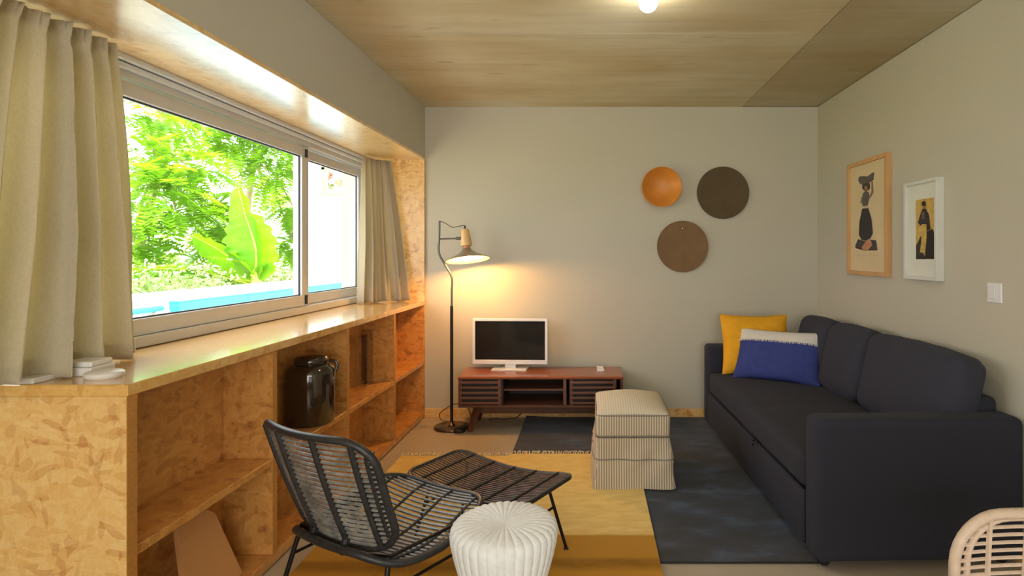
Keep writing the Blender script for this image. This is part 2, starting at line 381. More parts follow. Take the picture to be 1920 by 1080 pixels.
# ---- window
wn = bpy.data.objects.new('window_1', None); col.objects.link(wn); wn.location = (XW, 3.1, 1.02); struct(wn)
def wbox(name, x0, x1, y0, y1, z0, z1, mat='alu', r=.002, parent=wn):
    return MB().box(x0-XW, x1-XW, y0-3.1, y1-3.1, z0-1.02, z1-1.02, r=r, seg=1).build(name, mat, parent)
wbox('frame_head', -2.0, -1.912, YW0, YW1, 2.125, 2.185)
wbox('frame_sill', -2.0, -1.905, YW0, YW1, 1.003, 1.05)
wbox('frame_jamb', -2.0, -1.915, YW0, YW0+.04, 1.05, 2.125); wbox('frame_jamb', -2.0, -1.915, YW1-.03, YW1, 1.05, 2.125)
def sash(y0, y1, x, sw, lock, se=None):
    se = se or sw
    s = wbox('sash', x-.035, x, y0, y1, 2.055, 2.118)        # top rail carries the rest
    for nm, a in (('bottom_rail', (y0, y1, 1.052, 1.122)), ('stile', (y0, y0+sw, 1.122, 2.055)), ('stile', (y1-se, y1, 1.122, 2.055))):
        wbox(nm, x-.035, x, a[0], a[1], a[2], a[3], parent=s)
    wbox('gasket', x-.024, x-.0155, y0+sw, y1-se, 1.122, 1.129, 'alu_dark', 0, s); wbox('gasket', x-.024, x-.0155, y0+sw, y1-se, 2.047, 2.055, 'alu_dark', 0, s)
    wbox('gasket', x-.024, x-.0155, y1-se-.008, y1-se, 1.122, 2.055, 'alu_dark', 0, s)
    g = wbox('pane', x-.021, x-.018, y0+sw, y1-se, 1.122, 2.055, 'glass', 0, s)
    if lock:
        wbox('lock', x, x+.010, y1-.055, y1-.03, 1.062, 1.122, 'black', .002, s); wbox('lock', x, x+.010, y1-.055, y1-.03, 2.05, 2.105, 'black', .002, s)
sash(YW0+.04, 3.93, -1.925, .09, True)
sash(3.86, YW1-.03, -1.961, .115, False, .035)

# ================================================================ OUTSIDE
struct(MB().box(-40, XW-.2, -15, 45, -.2, -.12).build('ground_terrace', 'terrace'))
gd = MB().box(-30, -4.55, -8, 30, -.12, .55); struct(gd.build('ground_garden', 'soil'))
t = thing('garden_wall', 'low turquoise painted garden wall with a white top, outside the window', 'wall', (-4.2, 9, -.12))
MB().box(.1, .2, -3.4, 3.4, 0, 1.06).build('wall_face', 'turq', t)
MB().box(-.38, .215, -3.42, 3.4, 1.06, 1.12, r=.01).build('coping', 'render_white', t)
MB().box(-.30, .1, -3.35, 3.4, 0, 1.06).build('wall_core', 'render_white', t)
t = thing('garden_rail', 'short turquoise rail on a grey post at the left end of the garden wall', 'railing', (-4.1, 5.4, -.12))
MB().tube([(0, -2.0, 1.0), (0, .1, 1.0)], .028, 8).build('rail', 'turq', t, True)
MB().box(-.06, .06, .0, .14, 0, .98, r=.01).build('post', 'greypost', t)
MB().box(-.05, .05, -2.0, -1.9, 0, .98, r=.01).build('post', 'greypost', t)
# neighbouring white house
hs = thing('house', 'bright white rendered neighbouring house seen through the right window pane', 'house', (-3.4, 10.2, -.12))
MB().box(-1.32, 3.2, -.85, 3, 0, 5.5).build('wall', 'render_white', hs)
fw = MB().box(-.95, -.90, -.91, -.83, 2.5, 3.5).box(-.52, -.47, -.91, -.83, 2.5, 3.5).box(-.95, -.47, -.93, -.83, 2.46, 2.51).box(-.95, -.47, -.91, -.83, 2.88, 2.92).build('window', 'shutter', hs)
MB().box(-.90, -.52, -.88, -.86, 2.92, 3.5).build('pane', 'skyblue', fw)
MB().box(-.90, -.52, -.88, -.86, 2.51, 2.88).build('pane', 'offwhite', fw)
for (x, z, r, m_) in ((-.80, 2.78, .075, 'red'), (-.66, 2.68, .08, 'ink_orange'), (-.80, 2.62, .05, 'leaf_dark')):
    bm = MB()
    for k in range(14):
        a = random.uniform(0, 2*PI); q = random.uniform(0, r); c = Vector((x+q*math.cos(a), -.895, z+q*math.sin(a)))
        bm.lathe([(0, -.02), (.022, -.008), (.022, .008), (0, .02)], 6, c)
    bm.build('flower' if m_ != 'leaf_dark' else 'flower_leaves', m_, fw, True)

def P(px, py, d): return Vector(((px-1108)/1080*d, d, 1.4-(py-476)/1080*d))
def frond(mb, base, dirv, L, nl, lw, ll):
    dirv = dirv.normalized(); side = dirv.cross(Vector((0, 0, 1))); side = side.normalized() if side.length > .05 else Vector((1, 0, 0))
    side = (side + Vector((0, 0, random.uniform(-.5, .5)))).normalized(); up = side.cross(dirv)
    vs_ = []; fs_ = []
    for k in range(nl):
        t_ = (k+1)/nl; c = base + dirv*L*t_ + Vector((0, 0, -.35*L*t_*t_)); s_ = ll*(.6+.8*math.sin(PI*min(.95, t_*.9+.05)))
        for sg in (-1, 1):
            o = (side*sg + dirv*.35 + up*random.uniform(-.3, .1)).normalized()*s_; wv = dirv*lw*s_/ll
            i = len(vs_); vs_ += [c, c+o*.45+wv, c+o, c+o*.45-wv]; fs_.append((i, i+1, i+2, i+3))
    mb.add(vs_, fs_)
def tree(label, cx, cy, clusters, matn, trunk_pts, nper=46, L=.5, nl=10, lw=.022, ll=.13, name='tree'):
    base = Vector(trunk_pts[0]); t = thing(name, label, 'tree', base)
    MB().tube([Vector(p)-base for p in smoothpath(trunk_pts, 4)], [.09-.05*i/(4*(len(trunk_pts)-1)) for i in range(4*(len(trunk_pts)-1)+1)], 8).build('trunk', 'trunk', t, True)
    br = MB(); fo = MB(); top = Vector(trunk_pts[-1]); mid = Vector(trunk_pts[len(trunk_pts)//2])
    for (px, py, d, r) in clusters:
        c = P(px, py, d); st = mid if (c-mid).length < (c-top).length else top
        q = (st+c)/2 + Vector((0, 0, .25)); br.tube([p-base for p in smoothpath([st, q, c], 4)], [.035-.003*i for i in range(9)], 5)
        for k in range(nper):
            v = Vector((random.gauss(0, 1), random.gauss(0, 1), random.gauss(0, .7)))*r*.55
            dv = (v.normalized() + Vector((random.uniform(-.4, .4), random.uniform(-.4, .4), random.uniform(-.5, .2))))
            frond(fo, c+v-base, dv, L*random.uniform(.6, 1.1), nl, lw, ll)
    br.build('branches', 'trunk', t, True, kind='stuff'); fo.build('foliage', matn, t, kind='stuff', merge=False); return t
tree('feathery green tree filling the upper left of the window view', 0, 0,
     [(250, 205, 8.6, .42), (310, 215, 8.8, .34), (285, 285, 8.5, .34), (350, 310, 8.9, .3), (300, 350, 8.4, .40), (360, 375, 9.0, .26),
      (250, 370, 8.2, .40), (330, 395, 8.6, .28), (395, 410, 9.4, .20), (425, 425, 9.6, .16), (275, 500, 8.3, .20), (250, 455, 8.2, .16), (262, 545, 8.0, .24), (400, 462, 9.6, .14)],
     'leaf', [(-7.4, 9.4, .5), (-7.3, 9.3, 1.5), (-7.1, 9.4, 2.6), (-6.9, 9.3, 3.6)], nper=30)
tree('lime green tree reaching down over the middle of the window view', 0, 0,
     [(420, 225, 10.4, .45), (470, 270, 10.6, .36), (525, 290, 10.8, .38), (430, 262, 10.4, .22), (505, 325, 10.7, .24), (540, 250, 10.9, .5), (548, 385, 11, .14), (552, 460, 11, .14), (400, 200, 10.4, .5), (470, 200, 10.6, .5)],
     'leaf', [(-7.6, 12.4, .5), (-7.2, 12.0, 2.0), (-6.8, 11.6, 3.2), (-6.4, 11.2, 4.4)], nper=32)
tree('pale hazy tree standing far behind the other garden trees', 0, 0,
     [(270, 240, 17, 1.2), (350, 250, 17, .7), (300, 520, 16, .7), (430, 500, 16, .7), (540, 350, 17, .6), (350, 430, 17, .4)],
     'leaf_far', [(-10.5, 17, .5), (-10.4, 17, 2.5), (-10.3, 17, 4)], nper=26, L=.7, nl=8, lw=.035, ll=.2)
def bush(label, pts, n, matn):
    base = Vector((pts[0][0], pts[0][1], .55)); t = thing('bush', label, 'bush', base); fo = MB(); st = MB()
    for (x, y, z, r) in pts:
        MB().tube([Vector((x, y, .55))-base, Vector((x, y, z))-base], [.02, .008], 5).build('stem', 'trunk', t, True)
        for k in range(n):
            v = Vector((random.gauss(0, .5), random.gauss(0, .5), random.gauss(0, .35)))*r; c = Vector((x, y, z))+v-base
            if c.z < 0.02: c.z = .02+random.random()*.1
            d1 = Vector((random.uniform(-1, 1), random.uniform(-1, 1), random.uniform(-.6, 1))).normalized()*.06; d2 = d1.orthogonal().normalized()*.02
            i = 0; fo.add([c, c+d1*.5+d2, c+d1, c+d1*.5-d2], [(0, 1, 2, 3)])
    fo.build('foliage', matn, t, kind='stuff', merge=False)
bush('grey green low bushes growing right behind the turquoise wall', [(-5.3, 6.6+.36*i, .92+.08*math.sin(i*2.1), .42) for i in range(10)], 330, 'leaf_dark')
# banana plant: each leaf its own part
bp = thing('banana_plant', 'banana plant with broad bright green leaves behind the turquoise wall', 'plant', (-4.85, 8.3, .55))
MB().tube([(0, 0, 0), (.02, 0, .3), (.02, 0, .62)], [.09, .07, .045], 10).build('stem', 'midrib', bp, True)
def bleaf(pts, wd, twist, nm='leaf'):
    sp = smoothpath(pts, 7); n = len(sp)-1; mb = MB(); fr = []
    for i, p in enumerate(sp):
        tg = (sp[min(i+1, n)]-sp[max(i-1, 0)]).normalized(); sd_ = tg.cross(Vector(twist)).normalized(); nr = sd_.cross(tg)
        u = i/n; ww = wd*max(.03, math.sin(PI*min(1, max(0, u*.93+.05)))**.55)
        row = []
        for k in range(-4, 5):
            q = k/4; rag = 1+.10*math.sin(i*1.7+k)+(.08*noise.noise(p*9))
            row.append(p + sd_*ww*q*rag - nr*ww*.35*abs(q)**1.3*(1 if True else 0)+nr*.012*math.sin(i*2.2)*abs(q))
        fr += row
    mb.add(fr, [(i*9+k, i*9+k+1, (i+1)*9+k+1, (i+1)*9+k) for i in range(n) for k in range(8)])
    o = mb.build(nm, 'banana', bp, True)
    MB().tube([p+Vector((0, -.008, .004)) for p in sp], [.018*(1-i/(n+1))+.004 for i in range(n+1)], 5).build('midrib', 'midrib', o, True)
bleaf([(.02, 0, .5), (.0, -.02, .8), (-.06, -.03, 1.2), (-.20, -.05, 1.80)], .28, (.35, 1, .1))
bleaf([(.02, 0, .5), (.08, -.08, .85), (.04, -.14, 1.15), (-.02, -.2, 1.42)], .35, (-.1, 1, .1))
bleaf([(.02, 0, .5), (-.25, -.05, .75), (-.5, -.10, .94), (-.78, -.15, 1.10)], .28, (.1, .8, .7))
bleaf([(.0, 0, .42), (-.35, -.12, .55), (-.75, -.2, .58), (-1.1, -.25, .5)], .11, (.1, .7, .7))
bleaf([(.02, 0, .5), (.15, -.02, .62), (.28, -.05, .68), (.34, -.05, .60)], .11, (.1, .8, .6))
bleaf([(.0, 0, .4), (-.7, -.25, .62), (-1.3, -.45, .62), (-1.75, -.6, .42)], .12, (.1, .7, .8))

# ================================================================ SHELVING LEDGE
su = thing('shelf_unit', 'long strand board shelving unit with open cells under the window ledge', 'shelving', (XL, 1.766, 0))
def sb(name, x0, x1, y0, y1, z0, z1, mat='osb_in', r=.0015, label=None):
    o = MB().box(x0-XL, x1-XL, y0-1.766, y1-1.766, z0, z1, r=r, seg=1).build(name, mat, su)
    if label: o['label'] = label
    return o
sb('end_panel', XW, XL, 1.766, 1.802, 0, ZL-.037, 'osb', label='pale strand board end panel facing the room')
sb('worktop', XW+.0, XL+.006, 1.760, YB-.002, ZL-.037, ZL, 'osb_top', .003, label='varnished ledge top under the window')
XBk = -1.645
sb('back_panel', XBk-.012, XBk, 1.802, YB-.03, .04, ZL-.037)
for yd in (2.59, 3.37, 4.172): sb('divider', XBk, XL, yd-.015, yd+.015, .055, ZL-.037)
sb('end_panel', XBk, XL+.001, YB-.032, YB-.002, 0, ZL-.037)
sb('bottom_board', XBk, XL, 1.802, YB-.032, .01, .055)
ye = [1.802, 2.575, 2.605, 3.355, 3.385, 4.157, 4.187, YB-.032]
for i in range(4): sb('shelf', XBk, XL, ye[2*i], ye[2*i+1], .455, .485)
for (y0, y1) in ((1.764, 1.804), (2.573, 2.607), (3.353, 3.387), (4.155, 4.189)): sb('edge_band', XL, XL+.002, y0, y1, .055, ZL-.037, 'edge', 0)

# objects in the shelves
j = thing('lidded_jar', 'large dark brown glass jar with lid standing in the second upper cell', 'jar', (-1.522, 3.13, .485))
MB().lathe([(0, 0), (.112, 0), (.12, .012), (.122, .15), (.122, .27), (.115, .30), (.09, .318), (.075, .322)], 36).build('body', 'jar', j, True)
MB().lathe([(.0, .321), (.082, .321), (.086, .33), (.084, .352), (.072, .362), (.03, .368), (.0, .37)], 32).build('lid', 'jar', j, True)
MB().tube(smoothpath([(.085, .03, .33), (.12, .035, .325), (.128, .035, .30), (.12, .03, .27)], 5), .008, 8).build('handle', 'jar', j, True)
def vase(x, y, r, h, label):
    v = thing('glass_vase', label, 'vase', (x, y, .485), 0, 'glass vases in the shelf')
    MB().lathe([(0, 0), (r*.96, 0), (r, .01), (r, h), (r-.004, h), (r-.005, .018), (0, .016)], 32).build('body', 'vase', v, True)
    MB().tube([(r*math.cos(a)*.985, r*math.sin(a)*.985, h) for a in [2*PI*k/32 for k in range(32)]], .003, 6, closed=True).build('rim', 'vase', v, True)
vase(-1.565, 3.88, .056, .365, 'clear glass cylinder vase, the nearer and wider of two in the third upper cell')
vase(-1.585, 4.085, .04, .375, 'slim clear glass cylinder vase standing behind the wider one in the third upper cell')
bd = thing('leaning_board', 'tan rounded board leaning inside the lowest near shelf cell', 'board', (-1.52, 2.24, .055))
pl = [(-.17, 0), (-.11, .12), (-.085, .26), (-.07, .33), (-.05, .345), (.09, .31), (.125, .28), (.19, 0)]
MB().prism(pl, lambda p, d: (.05-p[1]*.26-d, p[0], p[1]), .02).build('board', 'tan', bd)

# things on the ledge
rt = thing('router', 'flat white router box lying on the ledge below the near curtain', 'router', (-1.735, 1.925, ZL), .08)
MB().box(-.14, .10, -.055, .055, 0, .028, r=.005).build('body', 'white', rt)
MB().box(.0, .095, -.045, .05, .028, .046, r=.005).build('raised_block', 'white', rt)
MB().box(-.02, -.005, -.056, -.054, .01, .016).build('port', 'black', rt)
tag(MB().lathe([(0, 0), (.048, 0), (.053, .006), (.053, .016), (.046, .021), (0, .023)], 32, (0, 0, 0)).build('smoke_detector', 'white', None, True, (-1.578, 1.868, ZL)), 'small round white plastic puck on the corner of the ledge', 'detector')
tag(MB().box(-.09, .09, -.05, .05, 0, .018, r=.004).build('paper_box', 'offwhite', None, False, (-1.80, 1.815, ZL)), 'thin off-white packet at the left edge of the ledge under the curtain', 'packet')

# ================================================================ CURTAINS + TRACK
ct = thing('curtain_track', 'white double curtain track along the top of the window', 'curtain rail', (-1.89, 3.1, 2.155))
MB().box(-.012, .022, -1.7, 1.8, .026, .05, r=.003).build('rail', 'rail', ct)
MB().box(-.022, .002, -1.7, 1.8, .0, .022, r=.003).build('rail', 'rail', ct)
def curtain(label, ptop, pbot, nf, z1, z0, amp, seed, hang=None):
    t = thing('curtain', label, 'curtain', (ptop[0][0], ptop[0][1], z1), 0, 'linen curtains')
    rnd = random.Random(seed); ph = [rnd.uniform(0, 6.28) for _ in range(6)]
    def lerp_path(pth, s):
        x = s*(len(pth)-1); i = min(int(x), len(pth)-2); f = x-i; return Vector(pth[i]).lerp(Vector(pth[i+1]), f), (Vector(pth[i+1])-Vector(pth[i])).normalized()
    o = Vector((ptop[0][0], ptop[0][1], z1))
    def fn(s, tt):
        a, ta = lerp_path(ptop, s); b, tb = lerp_path(pbot, s)
        e = tt**.8; p = a.lerp(b, e); tg = ta.lerp(tb, e); nrm = Vector((tg.y, -tg.x))
        sw = s+.018*math.sin(ph[0]+3*tt+7*s)*tt + .012*math.sin(ph[1]+17*s)
        k = 2*PI*nf*sw
        am = amp*(.45+.65*min(1, tt*1.6))*(1+.35*math.sin(ph[2]+9*s))
        f = math.sin(k); f = math.copysign(abs(f)**.75, f)
        f += .28*math.sin(k*.5+ph[3]+1.4*tt)*tt + .10*math.sin(k*2+ph[4]+2*tt)
        if tt < .07: f = f*.8+.35*math.cos(k*3)*(1-tt/.07)
        q = p + nrm*am*f + tg*am*.35*math.cos(k)*.8
        zz = z1 + (z0-z1)*tt + (.008*math.sin(k*.5+ph[5]) if tt > .98 else 0)
        return (q.x-o.x, q.y-o.y, zz-o.z)
    m = MB().grid(fn, 26*nf, 44).build('fabric', 'curtain', t, True)
    sm = m.modifiers.new('th', 'SOLIDIFY'); sm.thickness = .002
    # stitched hem and heading tape are sub-strips following the cloth
    def strip(t0, t1, off): 
        def g(s, q):
            p = fn(s, t0+(t1-t0)*q); return (p[0]+off, p[1], p[2])
        return g
    MB().grid(strip(.955, .999, .003), 26*nf, 3).build('hem', 'curtain', t, True)
    MB().grid(strip(.0, .04, .003), 26*nf, 2).build('heading_tape', 'curtain', t, True)
curtain('long beige linen curtain bunched at the near left end of the window', [(-1.80, 1.72), (-1.79, 2.16)], [(-1.72, 1.40), (-1.76, 2.24)], 6, 2.19, 1.012, .048, 3)
curtain('beige linen curtain gathered at the far end of the window beside the lamp', [(-1.835, 4.62), (-1.80, 4.80), (-1.70, 4.855)], [(-1.83, 4.53), (-1.76, 4.72), (-1.54, 4.845)], 5, 2.185, 1.006, .032, 11)

# ================================================================ RUGS
nr = thing('navy_rug', 'deep navy blue pile rug lying under the sofa and footstool cube', 'rug', (.35, 3.75, 0))
MB().grid(lambda s, t_: (-.9+1.60*s, -1.15+2.30*t_, .011+.0015*noise.noise(Vector((s*9, t_*9, 0)))+(.012*math.exp(-((s)**2+(1-t_)**2)*120))), 40, 50).build('pile', 'navy', nr, True)
MB().box(-.899, .699, -1.149, 1.149, .001, .0095).build('backing', 'black', nr)
yr = thing('yellow_rug', 'yellow and ochre flatweave rug with a cream fringe under the black chair', 'rug', (-.5, 1.87, 0))
def yrz(x):
    t_ = min(1, max(0, (x+.58)/.05)); return .006+.014*t_*t_*(3-2*t_)
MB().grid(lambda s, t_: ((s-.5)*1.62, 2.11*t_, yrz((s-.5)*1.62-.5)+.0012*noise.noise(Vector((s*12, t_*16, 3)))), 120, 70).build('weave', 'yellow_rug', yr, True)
fr = MB()
for i in range(96):
    x = -.80+1.6*i/95+random.uniform(-.004, .004); L = random.uniform(.03, .05); z = yrz(x-.5)+.004
    fr.tube([(x, 2.105, z), (x+random.uniform(-.008, .008), 2.108+L*.5, z+.003), (x+random.uniform(-.014, .014), 2.108+L, z)], .0045, 5)
fr.build('fringe', 'fringe', yr, True, kind='stuff')

# ================================================================ SOFA
sf = thing('sofa', 'charcoal navy fabric three cushion sofa bed along the right wall', 'sofa', (.994, 2.53, .0), .03)
LN = 2.22; AT = .15
def arm(y0, nm='arm'):
    return modsub(MB().box(0, .942, y0, y0+AT, .034, .668, r=.035, seg=4).build(nm, 'sofa', sf, True), 0)
arm(0); arm(LN-AT)
MB().box(.04, .9, AT, LN-AT, .05, .285, r=.015, seg=3).build('base', 'sofa', sf, True)
MB().box(-.002, .03, AT+.003, LN-AT-.003, .05, .292, r=.012, seg=3).build('pull_out_front', 'sofa', sf, True)
MB().box(.80, .93, AT, LN-AT, .05, .725, r=.03, seg=3).build('back_frame', 'sofa', sf, True)
def soft(name, x0, x1, y0, y1, z0, z1, parent, mat, puff=.02, r=.05, seed=0, pos=None, rot=None, sub=12):
    """rounded cushion from a dense box grid"""
    bm = bmesh.new(); bmesh.ops.create_cube(bm, size=2); bmesh.ops.subdivide_edges(bm, edges=bm.edges[:], cuts=sub, use_grid_fill=True)
    hx, hy, hz = (x1-x0)/2, (y1-y0)/2, (z1-z0)/2; c = Vector(((x0+x1)/2, (y0+y1)/2, (z0+z1)/2))
    for v in bm.verts:
        p = v.co.copy(); q = Vector((p.x*hx, p.y*hy, p.z*hz))
        inner = Vector((max(-hx+r, min(hx-r, q.x)), max(-hy+r, min(hy-r, q.y)), max(-hz+r, min(hz-r, q.z))))
        d = q-inner
        if d.length > 1e-6: q = inner + d.normalized()*r
        bul = Vector((p.x*(1-p.y**2)*(1-p.z**2), p.y*(1-p.x**2)*(1-p.z**2), p.z*(1-p.x**2)*(1-p.y**2)))*puff
        q += bul + Vector((1, 1, 1))*.0
        q += q.normalized()*noise.noise((q+Vector((seed, 0, 0)))*7)*.006
        v.co = q
    me = bpy.data.meshes.new(name); bm.to_mesh(me); bm.free()
    for p in me.polygons: p.use_smooth = True
    me.materials.append(M[mat]); o = bpy.data.objects.new(name, me); col.objects.link(o); o.parent = parent
    o.location = c if pos is None else pos
    if rot: o.rotation_euler = rot
    return o
mid = 1.0
sc = soft('seat_cushion', .0, .80, AT+.003, LN-AT-.003, .297, .462, sf, 'sofa', .010, .04, 1, sub=26)
for v in sc.data.vertices:
    yy = v.co.y+LN/2-mid
    if v.co.z > .03: v.co.z -= .006*math.exp(-(yy/.03)**2)
# leaning back cushions
for (a, b, sd_) in ((.155, 1.0, 3), (1.0, 1.54, 4), (1.54, 2.05, 5)):
    soft('back_cushion', -.09, .09, a-(a+b)/2, b-(a+b)/2, -.225, .225, sf, 'sofa2', .022, .06, sd_, pos=(.775, (a+b)/2, .683), rot=(0, .24, 0), sub=14)
MB().tube(smoothpath([(-.004, .83, .30), (-.018, .835, .297), (-.022, .85, .28), (-.018, .865, .297), (-.004, .87, .30)], 4), .006, 6).build('pull_tab', 'black', sf, True)
for (x, y) in ((.05, .05), (.05, LN-.05), (.86, .05), (.86, LN-.05)):
    MB().lathe([(.02, .0125 if y > 1 or True else 0), (.026, .02), (.028, .05)], 16, (x, y, 0)).build('foot', 'black', sf, True)

# pillows: flat superelliptic cushions with pinched corners
def pillow(name, label, pos, R, W, H, T, mat, band=None, seed=0):
    t = thing(name, label, 'cushion', pos); t.rotation_mode = 'QUATERNION'; t.rotation_quaternion = R.to_quaternion()
    def fn(side):
        def g(s, v):
            a, b = s*2-1, v*2-1
            edge = (1-abs(a)**2.6)*(1-abs(b)**2.6); pin = 1-.07*(1-abs(b)**2)*abs(a)**3; pin2 = 1-.07*(1-abs(a)**2)*abs(b)**3
            th = T*max(0, edge)**.5
            wr = noise.noise(Vector((a*2.2+seed, b*2.2, side)))*.012*max(0, edge)**.4
            return (a*W*pin, side*(th+wr), (b*pin2+1)*H)
        return g
    nu, nv = 30, 30
    def part(nm, v0, v1, m_):
        mb = MB()
        for sd_ in (-1, 1): mb.grid(lambda s, v: fn(sd_)(s, v0+(v1-v0)*v), nu, max(3, int(nv*(v1-v0))))
        return mb.build(nm, m_, t, True)
    if band:
        part('cover', 0, band, mat); part('band', band, 1, 'offwhite')
        tr = MB()
        for i in range(56):
            s = (i+.5)/56; p = Vector(fn(-1)(s, band)); q = Vector((0, -.004, 0))
            tr.tube([p+q, p+q+Vector((random.uniform(-.004, .004), -.002, -.014))], .0035, 5)
        tr.build('tassel_trim', 'offwhite', t, True, kind='stuff')
    else: part('cover', 0, 1, mat)
    return t
def basis(bl, br, up_pt):
    """x along bottom edge, z up the face"""
    x = (Vector(br)-Vector(bl)).normalized(); z = (Vector(up_pt)-Vector(bl)); z = (z-x*z.dot(x)).normalized(); y = z.cross(x)
    return Matrix((x, y, z)).transposed()
pillow('cushion', 'mustard yellow square cushion leaning on the far arm of the sofa', (1.28, 4.435, .468), basis((1.02, 4.44, .47), (1.50, 4.40, .47), (1.12, 4.60, .92)), .265, .24, .075, 'yellow', seed=2)
pillow('cushion', 'royal blue cushion with an off-white band, in front of the yellow one', (1.345, 4.215, .463), basis((1.08, 4.37, .468), (1.59, 4.05, .468), (1.18, 4.51, .82)), .318, .200, .07, 'blue', band=.74, seed=5)

# ================================================================ OTTOMAN
ot = thing('ottoman', 'cube ottoman in a beige striped skirted slipcover standing on the rugs', 'ottoman', (.250, 3.675, .02))
def skirt(s, v):
    # s around, v from bottom (0) to z .30 (1)
    hw = .248-.028*v; hd = .300-.02*v
    a = s*4; k = int(a) % 4; f = a-int(a); cs = [(-1, -1), (1, -1), (1, 1), (-1, 1), (-1, -1)]
    x = cs[k][0]+(cs[k+1][0]-cs[k][0])*f; y = cs[k][1]+(cs[k+1][1]-cs[k][1])*f
    pl_ = math.exp(-((min(f, 1-f))/.035)**2)
    m = 1-.05*pl_*(1-v) ; wv = .007*noise.noise(Vector((x*2.3, y*2.3, v*2.6)))*3*(1-abs(v-.5)) + .004*math.sin(f*9+k)*(1-v)
    n_ = Vector((x, y, 0)).normalized()
    # rounded corners
    xx = x*hw; yy = y*hd; r = .035
    ix = max(-hw+r, min(hw-r, xx)); iy = max(-hd+r, min(hd-r, yy)); d = Vector((xx-ix, yy-iy, 0))
    if d.length > r: d = d.normalized()*r
    return (ix+d.x*m+n_.x*wv, iy+d.y*m+n_.y*wv, .0+.295*v)
def part_skirt(nm, v0, v1):
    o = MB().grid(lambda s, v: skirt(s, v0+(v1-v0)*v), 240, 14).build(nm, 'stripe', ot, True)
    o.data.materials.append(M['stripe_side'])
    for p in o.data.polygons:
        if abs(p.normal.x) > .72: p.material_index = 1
    return o
part_skirt('skirt', 0, .57); part_skirt('cover', .57, 1)
MB().tube([Vector(skirt(k/120, .57))*1.004 for k in range(120)], .004, 5, closed=True).build('piping', 'piping', ot, True)
MB().box(-.2, .2, -.26, .26, .01, .29).build('inner_block', 'offwhite', ot)
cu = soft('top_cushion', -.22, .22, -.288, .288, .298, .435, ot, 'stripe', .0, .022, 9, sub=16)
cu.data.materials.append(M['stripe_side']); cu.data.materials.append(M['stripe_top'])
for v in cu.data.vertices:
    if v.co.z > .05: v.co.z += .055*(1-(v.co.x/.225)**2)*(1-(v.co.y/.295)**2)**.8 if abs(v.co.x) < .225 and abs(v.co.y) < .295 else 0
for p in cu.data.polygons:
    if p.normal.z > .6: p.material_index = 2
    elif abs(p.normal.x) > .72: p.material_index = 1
def ring(hw, hd, z, r=.03, n=6):
    out = []
    for (sx, sy, a0) in ((1, 1, 0), (-1, 1, PI/2), (-1, -1, PI), (1, -1, 1.5*PI)):
        for k in range(n+1):
            a = a0+PI/2*k/n; out.append((sx*(hw-r)+r*math.cos(a), sy*(hd-r)+r*math.sin(a), z))
    return out
MB().tube(ring(.217, .285, .427), .0045, 5, closed=True).build('piping', 'piping', ot, True)
MB().tube(ring(.219, .287, .306), .0045, 5, closed=True).build('piping', 'piping', ot, True)

# ================================================================ TV STAND
TX0, TX1, TY0, TY1 = -1.04, .2505, 4.51, 4.895
tvs = thing('tv_stand', 'low walnut television bench with slatted sliding doors against the back wall', 'tv stand', ((TX0+TX1)/2, 4.70, 0))
ox, oy = (TX0+TX1)/2, 4.70
def tb(name, x0, x1, y0, y1, z0, z1, mat, r=.002, parent=tvs): return MB().box(x0-ox, x1-ox, y0-oy, y1-oy, z0, z1, r=r, seg=2).build(name, mat, parent)
tb('top', TX0-.004, TX1+.004, TY0-.006, TY1, .418, .44, 'walnut', .006)
tb('side_panel', TX0, TX0+.02, TY0+.008, TY1, .212, .418, 'walnut_dark'); tb('side_panel', TX1-.02, TX1, TY0+.008, TY1, .212, .418, 'walnut_dark')
tb('bottom', TX0, TX1, TY0, TY1, .195, .215, 'walnut_dark'); tb('back', TX0+.02, TX1-.02, TY1-.01, TY1-.002, .215, .418, 'interior_dark')
tb('divider', -.705, -.69, TY0+.02, TY1-.01, .215, .418, 'interior_dark'); tb('divider', -.218, -.192, TY0+.006, TY1-.01, .215, .418, 'walnut_slat')
tb('shelf', -.69, -.218, TY0+.05, TY1-.01, .315, .33, 'walnut_slat')
for (x0, x1) in ((TX0+.004, -.702), (-.168, TX1-.05)):
    d = tb('door', x0, x0+.028, TY0+.0, TY0+.016, .215, .416, 'walnut_dark')
    tb('stile', x1-.028, x1, TY0+.0, TY0+.016, .215, .416, 'walnut_slat', parent=d)
    for k in range(5):
        z = .222+k*.0405; tb('slat', x0+.004, x1-.004, TY0-.006, TY0+.004, z, z+.019, 'walnut_slat', .003, d)
    tb('backing', x0+.028, x1-.028, TY0+.03, TY0+.036, .216, .416, 'interior_dark', 0, d)
tb('stretcher', TX0+.12, TX1-.12, 4.60, 4.64, .125, .195, 'walnut_dark')
for sx in (-1, 1):
    for sy in (-1, 1):
        x = ox+sx*.50; y = oy+sy*.12
        MB().tube([(x-ox, y-oy, .195), (x-ox+sx*.06, y-oy+sy*.045, .0)], [.034, .022], 4).build('leg', 'walnut_dark', tvs)

